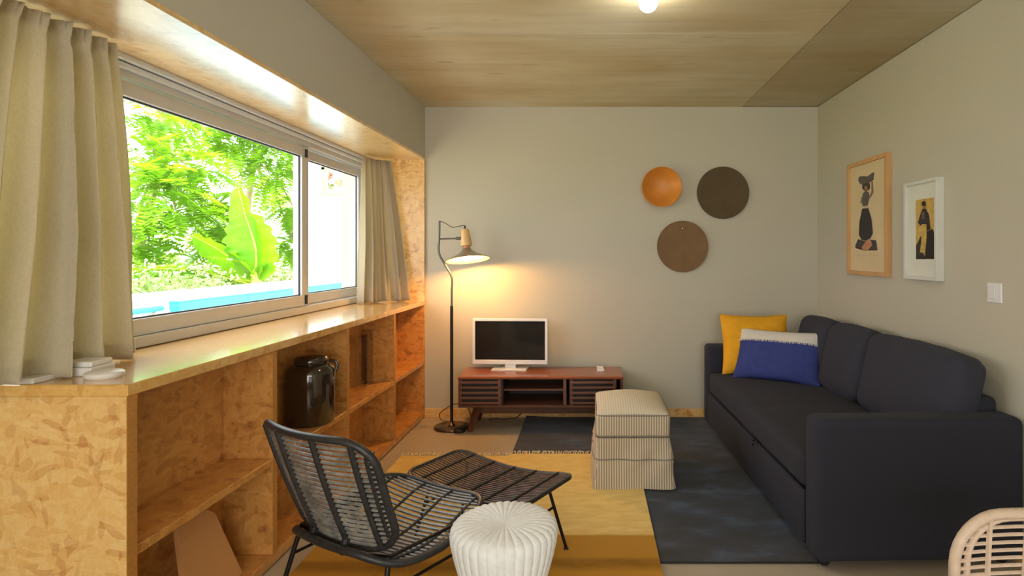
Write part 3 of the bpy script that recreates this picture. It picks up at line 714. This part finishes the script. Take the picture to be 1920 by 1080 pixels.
tv = thing('television', 'small flat television with white frame on the walnut bench, screen off', 'television', (-.672, 4.80, .44), -.035)
fr_ = MB(); Wt, z0t, z1t = .314, .043, .422
fr_.box(-Wt, Wt, -.018, .022, z0t, z0t+.036, r=.003, seg=1).box(-Wt, Wt, -.018, .022, z1t-.022, z1t, r=.003, seg=1)
fr_.box(-Wt, -Wt+.022, -.018, .022, z0t+.036, z1t-.022, r=.002, seg=1).box(Wt-.022, Wt, -.018, .022, z0t+.036, z1t-.022, r=.002, seg=1)
fr_.build('frame', 'white', tv)
MB().box(-Wt+.02, Wt-.02, -.012, .02, z0t+.034, z1t-.02).build('screen', 'screen', tv)
MB().box(-.2, .2, .022, .045, .09, .36, r=.01).build('rear_housing', 'white', tv)
MB().box(-.045, .045, -.004, .02, .008, .07, r=.003).build('neck', 'white', tv)
MB().box(-.145, .145, -.085, .075, 0, .010, r=.003).build('stand_foot', 'white', tv)
rm = thing('remote_control', 'white remote control lying at the right end of the walnut bench', 'remote', (.078, 4.775, .44), .03)
MB().box(-.029, .029, -.085, .085, 0, .016, r=.005).build('body', 'white', rm)
for k in range(4):
    for i in range(2): MB().box(-.015+i*.02, -.005+i*.02, -.03+k*.025, -.02+k*.025, .016, .0185).build('button', 'mat', rm)

# ================================================================ FLOOR LAMP
LX, LY = -1.122, 4.64
fl = thing('floor_lamp', 'slim dark floor lamp with a wooden head and cone shade, switched on', 'lamp', (LX, LY, 0))
def LP(px, py, dy=0): p = P(px, py, LY+dy); return p-Vector((LX, LY, 0))
MB().lathe([(0, 0), (.138, 0), (.14, .004), (.14, .012), (.136, .016), (0, .017)], 40).build('base', 'basebrown', fl, True)
MB().lathe([(.028, .017), (.03, .024), (.022, .034), (.012, .045)], 20).build('collar', 'chrome', fl, True)
MB().tube([(0, 0, .02), (0, 0, .98)], .0125, 10).build('pole', 'blackmetal', fl, True)
b1 = LP(847, 520); b2 = LP(823, 474); b3 = LP(824, 414); b1.x = 0
MB().tube(smoothpath([(0, 0, .98), (0, 0, 1.1), b1, b1.lerp(b2, .5), b2, b2.lerp(b3, .5), b3], 5), .0085, 8).build('bent_pole', 'steel', fl, True)
arm0 = LP(823.5, 448); arm1 = LP(866, 447)
MB().tube([arm0, arm1], .006, 8).build('arm', 'steel', fl, True)
MB().tube([arm1+Vector((-.055, 0, 0)), arm1+Vector((-.045, 0, 0)), arm1+Vector((-.005, 0, 0))], [.006, .0115, .0115], 10).build('joint', 'steel', fl, True)
ax = Vector((.13, -.16, -1)).normalized()       # shade axis, pointing down and a little to the room
Rm = (-ax).to_track_quat('Z', 'Y').to_matrix(); hc = LP(875, 464)       # local z runs up the head
MB().lathe([(0, .150), (.026, .150), (.031, .142), (.046, .03), (.043, .012), (.0, .010)], 28, hc, Rm).build('wooden_head', 'beech', fl, True)
MB().lathe([(0, .012), (.026, .012), (.028, -.03), (.02, -.04)], 20, hc, Rm).build('socket', 'ink_orange', fl, True)
sh = MB().lathe([(.034, -.008), (.040, -.022), (.085, -.058), (.168, -.096), (.172, -.103)], 48, hc, Rm)
MB.lathe
o = MB(); prof_o = [(.030, -.006), (.040, -.022), (.085, -.058), (.168, -.096), (.173, -.103)]; prof_i = [(.171, -.103), (.165, -.099), (.083, -.062), (.036, -.026), (.018, -.014)]
def openlathe(mb, prof, n, c, R):
    vs_ = []; 
    for (r, z) in prof:
        for k in range(n):
            a = 2*PI*k/n; vs_.append(R @ Vector((r*math.cos(a), r*math.sin(a), z)) + c)
    return mb.add(vs_, [(i*n+k, i*n+(k+1) % n, (i+1)*n+(k+1) % n, (i+1)*n+k) for i in range(len(prof)-1) for k in range(n)])
so_ = openlathe(MB(), prof_o, 48, hc, Rm).build('shade', 'shade_out', fl, True)
si_ = openlathe(MB(), prof_i, 48, hc, Rm).build('shade_lining', 'shade_in', so_, True)
MB().lathe([(0, -.104), (.014, -.100), (.026, -.085), (.030, -.068), (.024, -.048), (.013, -.034), (.0, -.032)], 20, hc, Rm).build('bulb', 'bulb', fl, True)
topw = hc + Rm @ Vector((0, 0, .15))
MB().tube(smoothpath([b3, LP(836, 419), LP(848, 426), LP(862, 424), topw+Vector((-.004, 0, .03)), topw], 5), .0028, 6).build('cable', 'cord', fl, True)
MB().lathe([(.008, 0), (.007, .02), (.004, .032)], 10, topw).build('cable_grip', 'black', fl, True)
MB().tube(smoothpath([(-.02, .135, .012), (-.11, .13, .02), (-.135, .14, .07), (-.10, .17, .10), (-.04, .22, .13), (.05, .24, .12), (.09, .26, .06), (.10, .26, .012)], 6), .0035, 6).build('power_cord', 'cord', fl, True)
sw = thing('foot_switch', 'small black foot switch on the floor beside the lamp base', 'switch', (-1.035, 4.535, 0))
MB().lathe([(0, 0), (.045, 0), (.05, .008), (.046, .022), (.03, .03), (0, .032)], 24).build('housing', 'black', sw, True)
MB().lathe([(0, .032), (.014, .032), (.014, .037), (0, .038)], 14).build('button', 'blackmetal', sw, True)
tag(MB().tube(smoothpath([(-.86, 4.84, .005), (-.80, 4.87, .006), (-.72, 4.86, .006), (-.62, 4.88, .02), (-.56, 4.905, .10), (-.55, 4.91, .19)], 6), .004, 6).build('power_cord', 'cord', None, True), 'brown power cord curving on the floor under the walnut bench', 'cord')

# ================================================================ WALL DECOR
bw = thing('wall_bowl', 'small orange wooden bowl hung on the back wall, left of the dark disc', 'bowl', (.597, YB-.001, 1.965))
Ry = Matrix.Rotation(PI/2, 3, 'X')     # lathe z -> -y
MB().lathe([(0, .0), (.06, .0), (.125, .03), (.165, .085), (.170, .09), (.166, .091), (.158, .083), (.118, .036), (.055, .008), (0, .006)], 48, (0, 0, 0), Ry).build('bowl', 'bowl', bw, True)
dk = thing('wall_basket', 'large dark brown woven disc hung on the back wall nearest the corner', 'basket', (1.128, YB-.001, 1.922), 0, 'woven wall discs')
MB().lathe([(0, .0), (.19, .0), (.215, .014), (.2205, .02), (.2205, .024), (.20, .022), (.10, .016), (0, .013)], 64, (0, 0, 0), Ry).build('disc', 'disc_dark', dk, True)
MB().tube([(.219*math.cos(a), -.022, .219*math.sin(a)) for a in [2*PI*k/64 for k in range(64)]], .004, 6, closed=True).build('rim', 'disc_dark', dk, True)
db = thing('wall_basket', 'brown woven disc hung lowest on the back wall above the sofa arm', 'basket', (.783, YB-.001, 1.463), 0, 'woven wall discs')
MB().lathe([(0, .0), (.19, .0), (.212, .014), (.2165, .02), (.2165, .024), (.20, .022), (.10, .016), (0, .013)], 64, (0, 0, 0), Ry).build('disc', 'disc_brown', db, True)
MB().tube([(.215*math.cos(a), -.022, .215*math.sin(a)) for a in [2*PI*k/64 for k in range(64)]], .004, 6, closed=True).build('rim', 'disc_brown', db, True)
MB().lathe([(0, .024), (.006, .022), (.006, .018)], 10, (0, 0, .155), Ry).build('nail', 'chrome', db, True)

def picture(label, ya, yb, z0, z1, dep, fw, mat, fmat, op, shapes):
    """ya near edge, yb far edge on the right wall; op = opening corners in crop px (LT, RT, LB, RB)"""
    yc = (ya+yb)/2; t = thing('framed_picture', label, 'picture', (XR, yc, z0))
    H = z1-z0; mb = MB()
    mb.box(-dep, 0, ya-yc, yb-yc, 0, fw, r=.0015, seg=1).box(-dep, 0, ya-yc, yb-yc, H-fw, H, r=.0015, seg=1)
    mb.box(-dep, 0, ya-yc, ya-yc+fw, fw, H-fw, r=.0015, seg=1).box(-dep, 0, yb-yc-fw, yb-yc, fw, H-fw, r=.0015, seg=1)
    mb.build('frame', fmat, t)
    mx = -dep+.018
    bk = MB().box(mx, mx+.004, ya-yc+fw*.8, yb-yc-fw*.8, fw*.8, H-fw*.8).build('mount', mat, t)
    LT, RT, LB, RB = op
    def mp(p, lvl):
        u = .5; v = .5
        for _ in range(12):
            tx = LT[0]+(RT[0]-LT[0])*u; bx = LB[0]+(RB[0]-LB[0])*u; u += (p[0]-(tx+(bx-tx)*v))/(RT[0]-LT[0])
            ty = LT[1]+(RT[1]-LT[1])*u; by = LB[1]+(RB[1]-LB[1])*u; v = (p[1]-ty)/(by-ty)
        return (mx-.0006-lvl*.0005, (yb-yc-fw)+((ya-yc+fw)-(yb-yc-fw))*u, fw+(H-2*fw)*(1-v))
    for i, (nm, m_, poly) in enumerate(shapes):
        MB().prism(poly, lambda p, d: tuple(Vector(mp(p, i))+Vector((d, 0, 0))), .0004).build(nm, m_, bk)
    MB().box(-dep+.008, -dep+.010, ya-yc+fw*.9, yb-yc-fw*.9, fw*.9, H-fw*.9).build('glazing', M['picglass'], t)
M['picglass'] = glassy('picture_glass', base=.01, scale=.12)
picture('tall oak framed print of a woman carrying a basket on her head', 3.72, 4.30, 1.25, 2.06, .036, .028, 'paper', 'oak',
        ((108, 165), (316, 98), (118, 800), (325, 826)),
        [('printed_figure', 'ink_grey', [(160, 218), (176, 212), (214, 215), (238, 194), (251, 190), (248, 238), (228, 254), (198, 266), (170, 262), (158, 240)]),
         ('printed_figure', 'ink_dark', [(182, 266), (200, 256), (226, 258), (230, 285), (222, 302), (196, 306), (183, 290)]),
         ('printed_figure', 'ink_skin', [(196, 276), (214, 274), (217, 296), (206, 306), (196, 298)]),
         ('printed_figure', 'ink_skin', [(224, 352), (238, 312), (236, 250), (244, 246), (250, 318), (234, 348)]),
         ('printed_figure', 'ink_grey', [(188, 322), (208, 302), (226, 322), (228, 352), (217, 402), (188, 405), (184, 362)]),
         ('printed_figure', 'ink_olive', [(180, 340), (188, 350), (184, 385), (173, 382)]),
         ('printed_figure', 'ink_pale', [(187, 401), (219, 399), (221, 415), (187, 417)]),
         ('printed_figure', 'ink_black', [(187, 418), (222, 415), (240, 480), (250, 572), (236, 606), (210, 620), (186, 612), (169, 580), (172, 500)]),
         ('printed_figure', 'ink_dark', [(150, 645), (166, 608), (186, 615), (210, 624), (235, 614), (268, 620), (276, 684), (200, 680), (150, 662)]),
         ('printed_figure', 'ink_orange', [(188, 662), (214, 622), (240, 616), (250, 650), (224, 682), (196, 676)]),
         ('printed_caption', 'ink_pale', [(146, 706), (282, 712), (282, 716), (146, 710)])])
picture('smaller white framed picture of a dark dressed woman on a yellow ground', 3.167, 3.50, 1.25, 1.825, .046, .02, 'mat', 'white_wood',
        ((433, 286), (614, 244), (441, 829), (624, 848)),
        [('printed_ground', 'ink_yellow', [(486, 366), (604, 347), (613, 735), (493, 732)]),
         ('printed_figure', 'ink_olive', [(493, 640), (560, 560), (612, 545), (613, 735), (493, 732)]),
         ('printed_figure', 'ink_dark', [(493, 650), (524, 585), (532, 690), (560, 732), (495, 731)]),
         ('printed_figure', 'ink_black', [(556, 562), (590, 545), (611, 580), (612, 734), (552, 728)]),
         ('printed_figure', 'ink_black', [(533, 418), (552, 420), (572, 460), (581, 545), (560, 558), (545, 515), (520, 525), (504, 505), (518, 455)]),
         ('printed_figure', 'ink_yellow', [(529, 515), (558, 515), (560, 600), (552, 692), (520, 690), (530, 600)]),
         ('printed_figure', 'ink_grey', [(528, 440), (545, 438), (548, 480), (530, 490)]),
         ('printed_figure', 'ink_skin', [(531, 398), (549, 398), (547, 420), (535, 422)]),
         ('printed_figure', 'ink_black', [(528, 400), (528, 380), (540, 370), (551, 378), (554, 400)])])
ls = thing('light_switch', 'white wall light switch on the right wall above the sofa back', 'switch', (XR, 2.766, 1.165))
MB().box(-.009, 0, -.049, .049, 0, .096, r=.003).build('plate', 'white', ls)
MB().box(-.014, -.009, -.012, .033, .018, .078, r=.002).build('rocker', 'white', ls)

cl = thing('ceiling_bulb', 'glowing round white bulb hanging from a ceiling socket', 'light', (.27, 2.72, ZC))
MB().lathe([(0, 0), (.05, 0), (.05, -.012), (.022, -.018), (.02, -.035), (0, -.035)], 24).build('socket', 'white', cl, True)
MB().lathe([(0, -.118)]+[(.045*math.sin(a), -.073-.045*math.cos(a)) for a in [PI*k/12 for k in range(1, 11)]]+[(.018, -.034)], 24).build('bulb', 'bulb_cool', cl, True)

# ================================================================ BLACK RATTAN CHAIR + FOOTSTOOL
n2 = Vector((.5, .866, 0)); s2 = Vector((.866, -.5, 0)); RZ = -PI/6     # local x = side (towards camera right), local y = forward
def sq_half(v, W, r, H):
    """half width of a rounded rectangle at height v (0..H)"""
    d = min(v, H-v)
    if d >= r: return W
    return W - r + math.sqrt(max(0, r*r-(r-d)**2))
def rr_outline(W, H, r, n=8, top=None):
    out = []
    for (cx, cy, a0) in ((W-r, r, -PI/2), (W-r, H-r, 0), (-W+r, H-r, PI/2), (-W+r, r, PI)):
        for k in range(n+1):
            a = a0+PI/2*k/n; out.append((cx+r*math.cos(a), cy+r*math.sin(a)))
    res = []
    for i in range(len(out)):
        a = Vector(out[i]); b = Vector(out[(i+1) % len(out)]); m = max(1, int((b-a).length/.05))
        for k in range(m): res.append(tuple(a.lerp(b, k/m)))
    return res
def rod_panel(root, S, W, H, r, nsl, bars, rim_r, slat_r, bar_r, rimmat, slatmat, prefix, inset=0, names=('rim', 'slat', 'bar')):
    MB().tube([S(u, v) for (u, v) in rr_outline(W, H, r)], rim_r, 8, closed=True).build(names[0], rimmat, root, True)
    for k in range(nsl):
        v = H*(k+.7)/(nsl+.4); hw = sq_half(v, W, r, H)
        MB().tube([S(-hw+2*hw*i/12, v, .0) for i in range(13)], slat_r, 6).build(names[1], slatmat, root, True)
    for u in bars:
        # limits of bar
        v0 = 0; v1 = H
        if abs(u) > W-r: e = r-math.sqrt(max(0, r*r-(abs(u)-(W-r))**2)); v0, v1 = e, H-e
        MB().tube([S(u, v0+(v1-v0)*i/12, -.006) for i in range(13)], bar_r, 6).build(names[2], rimmat, root, True)
ch = thing('rattan_lounge_chair', 'low black rattan lounge chair with slatted curved back, beside the shelves', 'chair', (-.815, 2.295, .012), RZ)
def Sb(u, v, o=0):      # backrest surface: u across, v up
    k = 1+.10*(v/.5-.5)
    y = -.20 - .40*v + .12*v*v*1.2 + .85*u*u*(1) - .035
    return Vector((u*k, y+o, .352+v*.93))
rod_panel(ch, Sb, .29, .455, .11, 22, (-.235, -.10, .085, .225), .014, .0056, .011, 'rattan_black', 'rattan_slat', 'back')
MB().tube([Sb(u, v) for (u, v) in rr_outline(.255, .42, .09)][0:0] or [Sb(.262, .06+.335*i/10) for i in range(11)], .009, 6).build('bar', 'rattan_black', ch, True)
MB().tube([Sb(-.268, .06+.335*i/10) for i in range(11)], .009, 6).build('bar', 'rattan_black', ch, True)
def Ss(u, v, o=0):      # seat surface: u across, v forward
    z = .30 + .28*u*u - .10*math.sin(PI*min(1, v/.5))*.45 + .05*(v/.55)
    if v < .12: z += .9*(.12-v)**2*4
    return Vector((u*(.84+.16*min(1, v/.25)), -.275+v, z-o))
rod_panel(ch, Ss, .315, .575, .16, 27, (-.24, -.08, .08, .24), .014, .0062, .006, 'rattan_black', 'rattan_slat', 'seat', names=('seat_rim', 'seat_slat', 'seat_bar'))
for sx in (-1, 1):
    wb = MB(); K = 34
    for k in range(K):
        v = .05+.355*k/K; a = .228 if k % 2 else .288; b_ = .288 if k % 2 else .228
        wb.tube([Sb(sx*a, v, .002), Sb(sx*b_, v+.02, .002)], .0042, 5)
    wb.build('woven_binding', 'rattan_black', ch, True, kind='stuff')
# uprights tying back to seat rim
for u in (-.10, .085): MB().tube(smoothpath([Sb(u, .03, -.01), Vector((u*1.0, -.262, .34)), Ss(u*1.15, .002, .0)], 5), .011, 6).build('upright', 'rattan_black', ch, True)
for sx in (-1, 1):
    a = Vector((sx*.245, -.20, .335)); b = Vector((sx*.27, .22, .325)); fa = Vector((sx*.30, -.28, 0)); fb = Vector((sx*.30, .27, 0))
    MB().tube([a, fa], .009, 8).build('leg', 'blackmetal', ch, True); MB().tube([b, fb], .009, 8).build('leg', 'blackmetal', ch, True)
    MB().tube([a.lerp(fa, .32), b.lerp(fb, .32)], .006, 8).build('stretcher', 'blackmetal', ch, True)
    MB().tube([a, b], .007, 8).build('seat_support', 'blackmetal', ch, True)
MB().tube([(-.245, -.20, .335), (0, -.21, .30), (.245, -.20, .335)], .007, 8).build('cross_support', 'blackmetal', ch, True)

fs = thing('rattan_footstool', 'low black and brown rattan footstool in front of the black chair', 'footstool', (-.480, 2.715, .0), RZ)
def Sf(u, v, o=0):
    return Vector((u, -.20+v, .325 + .34*u*u*.9 - .02*math.cos(2*PI*v/.40)*0 - o))
rod_panel(fs, Sf, .355, .40, .07, 21, (-.26, -.13, 0, .13, .26), .010, .0050, .006, 'rattan_black', 'rattan_brown', 'stool')
for sx in (-1, 1):
    q = []
    for sy in (-1, 1):
        a = Vector((sx*.245, sy*.12, .335)); f = Vector((sx*.325, sy*.165, .024)); q.append(a.lerp(f, .38))
        MB().tube([a, f], .0075, 8).build('leg', 'blackmetal', fs, True)
        MB().lathe([(.0, 0), (.014, .002), (.016, .012), (.010, .026), (0, .028)], 12, (f.x, f.y, 0)).build('foot_cap', 'black', fs, True)
    MB().tube(q, .006, 8).build('stretcher', 'blackmetal', fs, True)

# ================================================================ WHITE PLEATED STOOL
ws = thing('white_stool', 'white ribbed drum stool in front of the black rattan footstool', 'stool', (-.305, 2.03, .02))
prof = [(0, .436), (.012, .435), (.03, .438), (.07, .441), (.12, .443), (.150, .442), (.172, .436), (.184, .424), (.189, .405), (.186, .375), (.176, .33), (.162, .28), (.148, .23), (.134, .17), (.124, .11), (.120, .06), (.122, .015), (.123, 0)]
NR = 36
def rib(a, z): return 1
vs_ = []; fs_ = []; nseg = NR*6
for i, (r, z) in enumerate(prof):
    for k in range(nseg):
        a = 2*PI*k/nseg; sw_ = .10*math.sin(a*2+1)*(1 if z > .42 else .3)
        d = abs(math.sin(NR/2*(a)))**.6; am = .0048*min(1, r/.10)
        nx = 1 if z < .42 else .3; nz = .0 if z < .40 else 1
        rr = r - am*(1-d)*nx; zz = z - am*(1-d)*nz
        vs_.append((rr*math.cos(a+.0), rr*math.sin(a), zz))
for i in range(len(prof)-1):
    for k in range(nseg): fs_.append((i*nseg+k, i*nseg+(k+1) % nseg, (i+1)*nseg+(k+1) % nseg, (i+1)*nseg+k))
MB().add(vs_, fs_).build('ribbed_body', 'white_weave', ws, True)
MB().lathe([(.0, .0), (.118, .0), (.12, .006), (.0, .008)], 32, (0, 0, -.006)).build('base_ring', 'white', ws, True)

# ================================================================ PALE RATTAN CHAIR (near right)
pc = thing('rattan_dining_chair', 'pale natural rattan chair back at the lower right edge of the view', 'chair', (1.29, 1.57, -.0), -.06)
def Sp(u, v, o=0): return Vector((u*(1+.08*v), -.02+.0*v-.9*u*u*.5-.10*v+.05+o, .375+v*.98))
rod_panel(pc, Sp, .30, .325, .13, 14, (-.205, -.10, .0, .10, .205), .0145, .0052, .0075, 'rattan_pale', 'rattan_pale', 'b')
MB().tube([Sp(u, v) for (u, v) in [(a*.92, .012+b*.93) for (a, b) in rr_outline(.285, .322, .125)]], .008, 8, closed=True).build('inner_rim', 'rattan_pale', pc, True)
def Sq(u, v, o=0): return Vector((u, -.42+v, .42-.02*math.sin(PI*v/.46)-o))
rod_panel(pc, Sq, .27, .46, .1, 16, (-.15, 0, .15), .013, .006, .008, 'rattan_pale', 'rattan_pale', 's', names=('seat_rim', 'seat_slat', 'seat_bar'))
for sx in (-1, 1):
    MB().tube([(sx*.23, .03, .41), (sx*.25, .08, 0)], .011, 8).build('leg', 'blackmetal', pc, True)
    MB().tube([(sx*.23, -.36, .41), (sx*.25, -.42, 0)], .011, 8).build('leg', 'blackmetal', pc, True)
    MB().tube(smoothpath([(sx*.26, .02, .42), Sp(sx*.285, .02)], 3), .01, 8).build('back_post', 'rattan_pale', pc, True)
